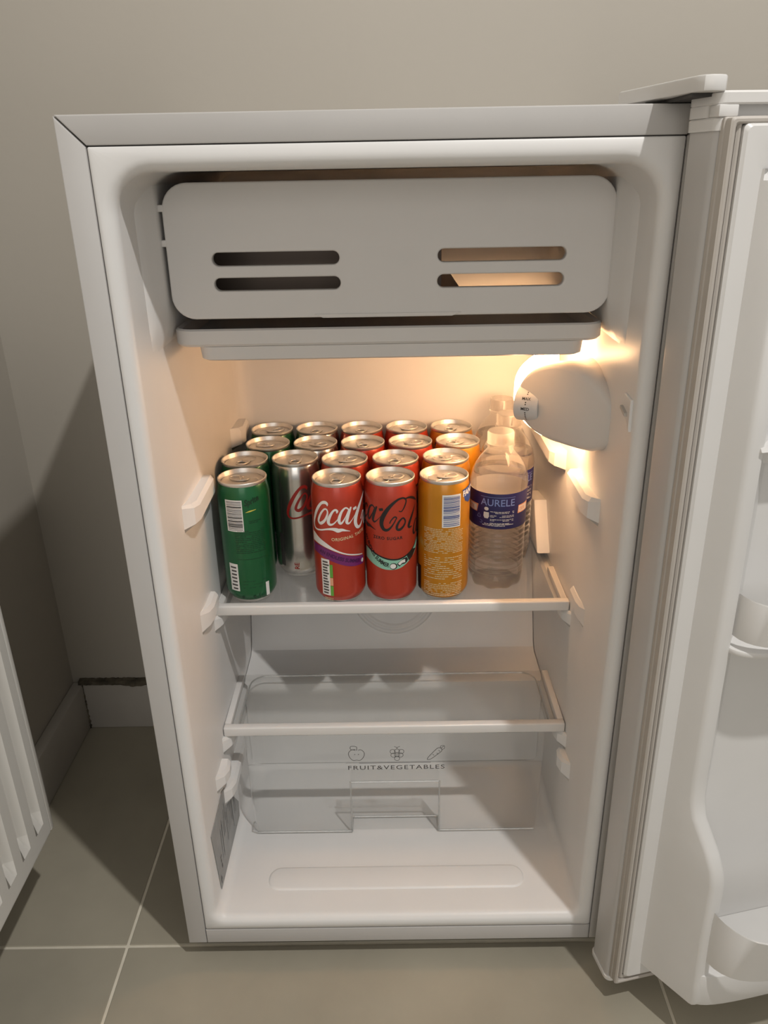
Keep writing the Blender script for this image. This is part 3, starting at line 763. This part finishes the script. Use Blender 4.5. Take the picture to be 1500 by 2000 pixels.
def wordmark(bm, only_c=False, sc=1.0, ds=0.0, dz=0.0):
    lst = []
    for stx in (ST_R[:1] if only_c else ST_R): lst.append([(*cvr(x, y), wd/11) for x, y, wd in stx])
    if not only_c:
        for stx in ST_Z: lst.append([(cvz(x, y)[0]+SH, cvz(x, y)[1], wd/11) for x, y, wd in stx])
        a0 = cvz(1340, 700)[0]+SH+7
        lst.append([(a0+4, 96, 1.8), (a0, 97, 2), (a0-4, 91, 2.6), (a0-5.5, 84, 3), (a0-3, 81.5, 2.4), (a0+1, 86, 1.5), (a0+5, 96, 1.6)])
        lst.append([(a0+7, 98, 2.2), (a0+4, 88, 3.2), (a0+3.2, 82.5, 3), (a0+6, 81, 1.8), (a0+10, 85, .8)])
    for L_ in lst: stroke2(bm, [(s*sc+ds, z*sc+dz, wd*sc) for s, z, wd in L_], 6)
    return bm
def fine_lines(bm, s0, s1, z0, z1, step=2.1, h=.75, rn=None, fill=.9):
    z = z1
    while z > z0:
        s = s0
        while s < s1-1:
            l = rn.uniform(1.5, 5); e2 = min(s+l, s1)
            if rn.random() < fill: rect2(bm, s, e2, z-h, z)
            s = e2+.6
        z -= step
def barcode(parent, s0, s1, z0, z1, ink, rn, quiet=1.6):
    b = nb(); rect2(b, s0, s1, z0, z1); bc = build('barcode', wrap(b, RBD), INK_W, parent, 0)
    b = nb(); z = z0+quiet
    while z < z1-quiet:
        h = rn.choice((.5, .5, .9, 1.3)); rect2(b, s0+quiet*.9, s1-quiet*.6, z, min(z+h, z1-quiet)); z += h+rn.choice((.5, .7, 1.1))
    b2 = nb(); bm_add(b2, b)
    return bc, b2

BODY = [(.0205, .0), (.0222, .0004), (.0232, .002), (.0246, .0045), (.0268, .0078), (.0282, .0108), (RBD, .0145), (RBD, .060), (RBD, .125), (.02865, .1275), (.0283, .1305), (.0276, .1345), (.0268, .1380), (.0262, .1408), (.02575, .1418)]
def make_can(kind):
    root = empty('soda_can')
    rn = random.Random({'green': 1, 'silver': 2, 'red': 3, 'zero': 4, 'orange': 5}[kind])
    M_ = {'green': GREEN, 'silver': SILVER, 'red': RED, 'zero': REDZ, 'orange': ORANGE}[kind]
    body = build('body', lathe(nb(), BODY[2:], 56), M_, root, 1.0)
    bm = lathe(nb(), [(.0001, .006), (.012, .005), (.0185, .0015), (.0205, .0), (.0222, .0003), (.0233, .0019), (.0247, .0045)], 40)
    build('base_rim', bm, LIDM, root, 1.0)
    lid = build('lid', lathe(nb(), [(.0257, .1410), (.0264, .1422), (.0268, .1438), (.02665, .1450), (.0261, .1455), (.0255, .1452), (.0251, .1442), (.0245, .1400), (.0240, .1390), (.0235, .1392), (.0231, .1405), (.0224, .1409), (.012, .1412), (.0001, .1413)], 48), LIDM, root, 0.6)
    # pull tab: rounded loop with finger hole and rivet island
    ol = [(.0078*math.cos(a)*(1.0 if math.sin(a) > 0 else .95), .0035+.0125*math.sin(a) if math.sin(a) > 0 else .0035+.0115*math.sin(a)) for a in [2*PI*i/28 for i in range(28)]]
    ho = [(.0048*math.cos(a), .0088+.0048*math.sin(a)) for a in [2*PI*i/18 for i in range(18)]]
    ho2 = [(.0052*math.cos(a), -.0005+.0026*math.sin(a)) for a in [PI*.08+PI*.84*i/8 for i in range(9)]]
    pt = curve_plate([ol, ho, ho2], .0013, .0004, 1)
    for v in pt.verts: v.co.z += .1425+.03*max(0, v.co.y)*.6
    tabm = build('pull_tab', pt, LIDM, lid, 0.6)
    b = lathe(nb(), [(.0026, .1412), (.0026, .1432), (.0016, .1437), (.0001, .1437)], 12)
    build('rivet', b, LIDM, lid, 0.6)
    b = nb(); tube(b, [(.0085*math.cos(a), -.010+.0085*math.sin(a), .14125) for a in [2*PI*i/24 for i in range(24)]], .00035, 4, True)
    build('score_line', b, LIDM, lid, 0.6)
    if kind == 'green':
        bc, b2 = barcode(body, -22.5, -3.0, 91, 128, INK_K, rn); build('bars', wrap(b2, RBD, lift=.0002), INK_K, bc, 0)
        b = nb(); tb = path_text('Sprite', 9.5, [(-.5, 121), (7, 122.5), (17, 126)], shear=.3, bold=.32); bm_add(b, tb); build('logo_print', wrap(b, RBD), INK_G, body, 0)
        b = nb(); stroke2(b, [(0, 113.5, .3), (5, 114.5, 1.6), (12, 115.5, .4)]); build('logo_dash', wrap(b, RBD), INK_Y, body, 0)
        b = nb(); fine_lines(b, -14, 20, 64, 92, 2.2, .7, rn); rect2(b, -14, 20, 57, 57.4); fine_lines(b, 3, 18, 100, 103, 2, .7, rn); fine_lines(b, -10, 18, 20, 30, 4, .5, rn, .6); build('fine_print', wrap(b, RBD), INK_G, body, 0)
        b = nb(); rect2(b, -26, -14.5, 17, 51); bc = build('info_panel', wrap(b, RBD), INK_W, body, 0)
        b = nb()
        for i in range(7): rect2(b, -24.5+rn.random()*2, -16.5, 19+i*4.4, 21+i*4.4)
        build('bars', wrap(b, RBD, lift=.0002), INK_GREY, bc, 0)
        b = nb(); rect2(b, 16, 20.5, 8, 25); build('info_panel', wrap(b, RBD), INK_W, body, 0)
        b = nb(); disc2(b, -11, 10, 1.6, 1.6); disc2(b, 2, 10, 1.8, 1.8); stroke2(b, [(9, 14, .6), (7.5, 12.5, .8), (7.5, 10, .8), (9.5, 9, .6)]); build('fine_print', wrap(b, RBD), INK_G, body, 0)
    if kind == 'silver':
        b = wordmark(nb(), False, 1.12, 24, -22); build('logo_print', wrap(b, RBD), INK_R, body, 0)
        b = nb(); tb = text_bm('RE', 8.0, bold=.15); bm_add(b, tb, lambda c: Vector((-3.0-c.y, 13+c.x, 0))); build('lettering', wrap(b, RBD), INK_R, body, 0)
        b = nb(); rect2(b, -27, -21, 16, 58); build('info_panel', wrap(b, RBD), INK_GREY, body, 0)
    if kind == 'red':
        build('logo_print', wrap(wordmark(nb()), RBD, lift=.0002), INK_W, body, 0)
        C_ = lambda L_: [cvr(*p) for p in L_]
        b = band2(nb(), C_([(48, 760), (70, 790), (120, 860), (210, 940), (330, 1030), (460, 1085), (600, 1103), (690, 1098)]), C_([(48, 880), (80, 915), (140, 960), (230, 1012), (330, 1058), (440, 1097), (560, 1118), (690, 1108)]))
        build('ribbon', wrap(b, RBD), INK_W, body, 0)
        b = band2(nb(), C_([(48, 905), (100, 950), (180, 995), (290, 1050), (420, 1102), (560, 1128), (700, 1118)]), C_([(48, 1010), (100, 1065), (180, 1130), (290, 1190), (420, 1240), (560, 1262), (700, 1225)]))
        pb = build('sleeve_band', wrap(b, RBD, lift=.0002), INK_P, body, 0)
        tb = path_text('AN ENDLESS SUMMER', 6.0, C_([(120, 1045), (230, 1112), (360, 1168), (500, 1205), (650, 1210)]), bold=.2)
        b = nb(); bm_add(b, tb); build('lettering', wrap(b, RBD, lift=.0003), INK_P2, pb, 0)
        b = nb(); disc2(b, *cvr(685, 1185), 2.2, 2.4); build('band_dot', wrap(b, RBD, lift=.0003), INK_W, pb, 0)
        tb = text_bm('ORIGINAL TASTE', 5.0, space=1.12, bold=.12); b = nb(); bm_add(b, tb, lambda c: Vector((c.x-8.6, c.y+80.5+max(0, c.x-8)*.12, 0)))
        build('lettering', wrap(b, RBD), INK_C, body, 0)
        b = nb(); rect2(b, cvr(133, 0)[0], cvr(240, 0)[0], 12, 57); ip = build('info_panel', wrap(b, RBD), INK_W, body, 0)
        b = nb(); s1 = cvr(240, 0)[0]
        for i in range(12): rect2(b, cvr(150, 0)[0], cvr(205, 0)[0]+rn.random()*2.4, 14+i*3.5, 15.9+i*3.5)
        build('fine_print', wrap(b, RBD, lift=.0002), INK_GREY, ip, 0)
        b = nb(); rect2(b, s1, s1+3.6, 12, 24.5); rect2(b, s1, s1+3.6, 35, 51); build('nutrition_squares', wrap(b, RBD, lift=.0002), INK_L, ip, 0)
        b = nb(); rect2(b, s1, s1+3.6, 25, 34.5); build('nutrition_squares', wrap(b, RBD, lift=.0002), LORANGE, ip, 0)
        b = nb(); fine_lines(b, -20, -9.5, 6, 9, 2, .8, rn); build('fine_print', wrap(b, RBD), INK_C, body, 0)
    if kind == 'zero':
        build('logo_print', wrap(wordmark(nb(), ds=-SH), RBD), INK_K, body, 0)
        tb = text_bm('ZERO SUGAR', 4.9, space=1.2, bold=.12); b = nb(); xs3 = [v.co.x for v in tb.verts]; bm_add(b, tb, lambda c: Vector((c.x-max(xs3)+13, c.y+80.5, 0)))
        build('lettering', wrap(b, RBD), INK_K, body, 0)
        C_ = lambda L_: [cvz(*p) for p in L_]
        upz = [(742, 985), (770, 1020), (830, 1080), (940, 1150), (1060, 1185), (1180, 1175), (1290, 1105), (1365, 990), (1392, 880)]
        loz = [(742, 1130), (770, 1165), (850, 1242), (960, 1297), (1080, 1308), (1190, 1280), (1290, 1195), (1365, 1075), (1392, 960)]
        tb_ = build('sleeve_band', wrap(band2(nb(), C_(upz), C_(loz)), RBD), INK_T, body, 0)
        b = band2(nb(), C_([(x, y-20) for x, y in upz]), C_(upz)); build('band_edge', wrap(b, RBD), INK_K, tb_, 0)
        b = nb(); bm_add(b, path_text('AN ENDLESS SUMMER', 7.0, [(-38, 79), (-30, 68), (-22, 58.5), (-12, 50.5), (-3.2, 47.0)], bold=.25)); build('lettering', wrap(b, RBD, lift=.0002), INK_K, tb_, 0)
        b = nb(); disc2(b, *cvz(1090, 1262), 4.3, 3.9); stroke2(b, [(*cvz(1150, 1250), 4.6), (*cvz(1190, 1215), 5), (*cvz(1235, 1190), 7), (*cvz(1270, 1160), 4)]); build('band_art', wrap(b, RBD, lift=.0002), INK_K, tb_, 0)
        b = nb(); disc2(b, *cvz(1085, 1262), 3.3, 3.0); stroke2(b, [(*cvz(1160, 1240), 3.0), (*cvz(1195, 1205), 3.4), (*cvz(1240, 1190), 4)]); build('band_art', wrap(b, RBD, lift=.0003), INK_W, tb_, 0)
        b = nb(); poly2(b, [cvz(1262, 1130), cvz(1330, 1040), cvz(1375, 1030), cvz(1330, 1140), cvz(1290, 1190)]); build('band_art', wrap(b, RBD, lift=.0003), INK_K, tb_, 0)
    if kind == 'orange':
        bc, b2 = barcode(body, -1.5, 19.5, 93, 131, INK_B, rn); build('bars', wrap(b2, RBD, lift=.0002), INK_B, bc, 0)
        b = nb(); poly2(b, [(22, 134), (44, 138), (46, 120), (33, 117), (26, 121)]); lg = build('logo_print', wrap(b, RBD), INK_B, body, 0)
        b = nb(); bm_add(b, text_bm('FANTA', 9, bold=.3), lambda c: Vector((22.6+c.x*.9, 126+c.y+c.x*.12, 0))); build('lettering', wrap(b, RBD, lift=.0002), INK_W, lg, 0)
        b = nb(); fine_lines(b, -23, 24, 62, 91, 2.0, .8, rn); fine_lines(b, -23, 24, 30, 57, 2.6, .9, rn, .75); fine_lines(b, -23, 24, 9, 25, 2.2, .8, rn); build('fine_print', wrap(b, RBD), INK_C, body, 0)
        b = nb(); rect2(b, -38, -29, 10, 40); build('info_panel', wrap(b, RBD), INK_K, body, 0)
    for ch in list(body.children)+[g for c in body.children for g in c.children]:
        if ch.name.split('.')[0] in ('fine_print', 'bars'): ch['kind'] = 'stuff'
    return root, lid

def copy_tree(o, parent=None):
    c = o.copy(); COL.objects.link(c)
    if parent is not None: c.parent = parent; c.matrix_parent_inverse = o.matrix_parent_inverse.copy()
    for ch in list(o.children): copy_tree(ch, c)
    return c
KINDS = {k: make_can(k)[0] for k in ('green', 'silver', 'red', 'zero', 'orange')}
used = set()
# x, y, kind, tab angle (deg, 0 = tab points away from the viewer), print angle offset, label
ROW = 'standing on the upper glass shelf'
cans = [
 (.0735, .1825, 'green', 60, 0, 'green soda can at the front left corner, barcode facing out'),
 (.1770, .1780, 'red', 175, 0, 'red soda can in front row with white script and purple band'),
 (.2355, .1785, 'zero', -70, 0, 'red soda can in front row with black script and teal band'),
 (.2942, .1805, 'orange', -75, 0, 'orange soda can in front row beside the water bottle'),
 (.0672, .2405, 'green', 150, 2.2, 'green soda can directly behind the front green can'),
 (.1252, .2425, 'silver', 178, 0, 'foremost silver soda can showing a red script letter'),
 (.1833, .2370, 'red', -70, 2.0, 'red soda can second from the front, behind the white-script can'),
 (.2420, .2375, 'zero', 170, 1.4, 'red soda can second from the front, behind the black-script can'),
 (.3005, .2395, 'orange', 100, 2.4, 'orange soda can directly behind the front orange can'),
 (.0865, .2975, 'green', 75, 1.2, 'green soda can third from the front in the left column'),
 (.1448, .2975, 'silver', -110, 2.5, 'silver soda can in the middle of the three silver cans'),
 (.2030, .2965, 'red', -178, 3.5, 'red soda can third from front, middle column, behind the white-script cans'),
 (.2611, .2968, 'zero', -80, 1.1, 'red soda can third from front, second column from the right'),
 (.3192, .2968, 'orange', 120, 2.9, 'orange soda can third from the front, set slightly to the right'),
 (.0842, .3555, 'green', -80, 2.9, 'hindmost green soda can in the back left corner'),
 (.1422, .3562, 'silver', 165, 1.6, 'hindmost silver soda can against the back wall'),
 (.2002, .3555, 'red', 170, .7, 'hindmost red soda can of the middle column, at the back wall'),
 (.2582, .3555, 'zero', -70, 2.2, 'hindmost red soda can second column from the right, at back wall'),
 (.3162, .3556, 'orange', 165, 1.9, 'hindmost orange soda can, at the back wall beside the water bottles'),
]
GRP = {'green': 'green soda cans', 'silver': 'silver soda cans', 'red': 'red soda cans with white script', 'zero': 'red soda cans with black script', 'orange': 'orange soda cans'}
SHELF_TOP = ZS-.0025
BACKROW_Y = .0
for (x, y, kd, tab, pr, lab_) in cans:
    src = KINDS[kd]
    o = src if kd not in used else copy_tree(src)
    used.add(kd)
    o.location = (x, y, SHELF_TOP+.0002)
    face = math.atan2(CAMX-x, -(CAMY-y))
    o.rotation_euler = (0, 0, face+pr)
    for ch in o.children:
        if ch.name.startswith('lid'): ch.rotation_euler = (0, 0, -pr+math.radians(tab))
    tag(o, lab_+(', '+ROW if len(lab_.split()) < 9 else ''), 'can', GRP[kd])

# ------------------------------------------------------------------ water bottles
def make_bottle():
    root = empty('water_bottle')
    prof = [(.0001, .005), (.012, .0035), (.022, .0004), (.0275, .0008), (.0300, .003), (.0312, .007), (.0316, .014)]
    z = .016
    while z < .076:
        prof += [(.0317, z), (.0306, z+.0020), (.0304, z+.0028), (.0306, z+.0036), (.0317, z+.0052)]; z += .0068
    prof += [(.0318, .0785), (.0318, .1225), (.0325, .1245), (.0327, .1265), (.0322, .1285), (.0316, .134), (.0298, .1415), (.0262, .1485), (.0218, .1550), (.0175, .1600), (.0148, .1635), (.0138, .1660), (.0138, .1685), (.0158, .1687), (.0158, .1703), (.0136, .1705), (.0136, .1745)]
    def md(th, z): return (-.10*max(0, 1-z/.013)**.7*(math.cos(9*th)*.5+.5) if z < .013 else 0)+(.0018*math.sin(3*th+z*90) if .014 < z < .078 else 0)+(.010*math.cos(5*th) if .131 < z < .150 else 0)
    shell = build('bottle_body', lathe(nb(), prof, 64, md), PET, root, 1.2)
    wp = [(.0001, .0052)]+[(max(r-.0007, .0001), max(z, .002)) for r, z in prof[1:] if z < .138]+[(.0292, .1405), (.0001, .1405)]
    build('water', lathe(nb(), wp, 64, md), WATER, root, 1.2)
    build('cap', lathe(nb(), [(.0150, .1712), (.0150, .1728), (.0146, .1734), (.0146, .1832), (.0138, .1848), (.0001, .1850)], 48, lambda th, z: .012*math.cos(40*th) if .173 < z < .184 else 0), CAPM, root, .7)
    b = nb(); R = .0320
    bmL = lathe(nb(), [(R, .0797), (R+.0001, .080), (R+.0001, .1215), (R, .1218)], 64)
    lb = build('label', bmL, LABEL, root, .8)
    b = nb(); tb = text_bm('AURELE', 11.5, 'CENTER', space=1.02, bold=.1); xs3 = [v.co.x for v in tb.verts]; k = 39/(max(xs3)-min(xs3))
    bm_add(b, tb, lambda c: Vector((c.x*k, c.y+107.5, 0))); rect2(b, -20, 20, 117.4, 117.8)
    build('lettering', wrap(b, R, lift=.0003), LBLUE, lb, 0)
    b = nb(); rn = random.Random(11)
    disc2(b, -12.5, 103.5, 2.6, 2.2); poly2(b, [(-15.5, 99.5), (-9.5, 99.5), (-9.2, 94.5), (-10.5, 92), (-14.5, 92), (-15.8, 94.5)])
    for i in range(4): fine_lines(b, -8, 19, 101-i*4.6-3, 101-i*4.6, 1.6, .7, rn, .8)
    fine_lines(b, -17, 17, 83, 86, 1.7, .8, rn)
    build('fine_print', wrap(b, R, lift=.0003), INK_W, lb, 0)
    b = nb(); stroke2(b, [(-24, 92, .5), (-21.8, 96.5, .5), (-19.6, 92, .5), (-24, 92, .5)], 2); stroke2(b, [(-20, 89, .4), (-17.5, 88, .4), (-18, 85.5, .4), (-20.5, 86, .4)], 3); build('recycling_mark', wrap(b, R, lift=.0003), LBLUE, lb, 0)
    for s0 in (24, -42):
        b = nb(); poly2(b, [(s0, 97), (s0+17, 97.5), (s0+19, 107), (s0+1, 106.5)]); bd = build('badge', wrap(b, R, lift=.0003), LORANGE, lb, 0)
        b = nb(); rect2(b, s0+1.4, s0+16.5, 98.6, 105.4); build('badge_panel', wrap(b, R, lift=.0004), INK_W, bd, 0)
        b = nb(); bm_add(b, text_bm('CRISTAL', 5.6, bold=.2), lambda c: Vector((s0+2+c.x*.5, c.y+100, 0))); build('lettering', wrap(b, R, lift=.0005), LORANGE, bd, 0)
    return root
bt = make_bottle()
BP = [(.3580, .2055, 0.0, 'clear water bottle with navy label, frontmost of the three bottles'), (.3770, .2720, .6, 'clear water bottle half hidden right behind the front water bottle'), (.3775, .3385, 2.0, 'hindmost clear water bottle, near the back wall and lamp')]
for i, (x, y, pr, lab_) in enumerate(BP):
    o = bt if i == 0 else copy_tree(bt)
    o.location = (x, y, SHELF_TOP+.0004); o.rotation_euler = (0, 0, math.atan2(CAMX-x, -(CAMY-y))+pr)
    tag(o, lab_, 'bottle', 'water bottles')
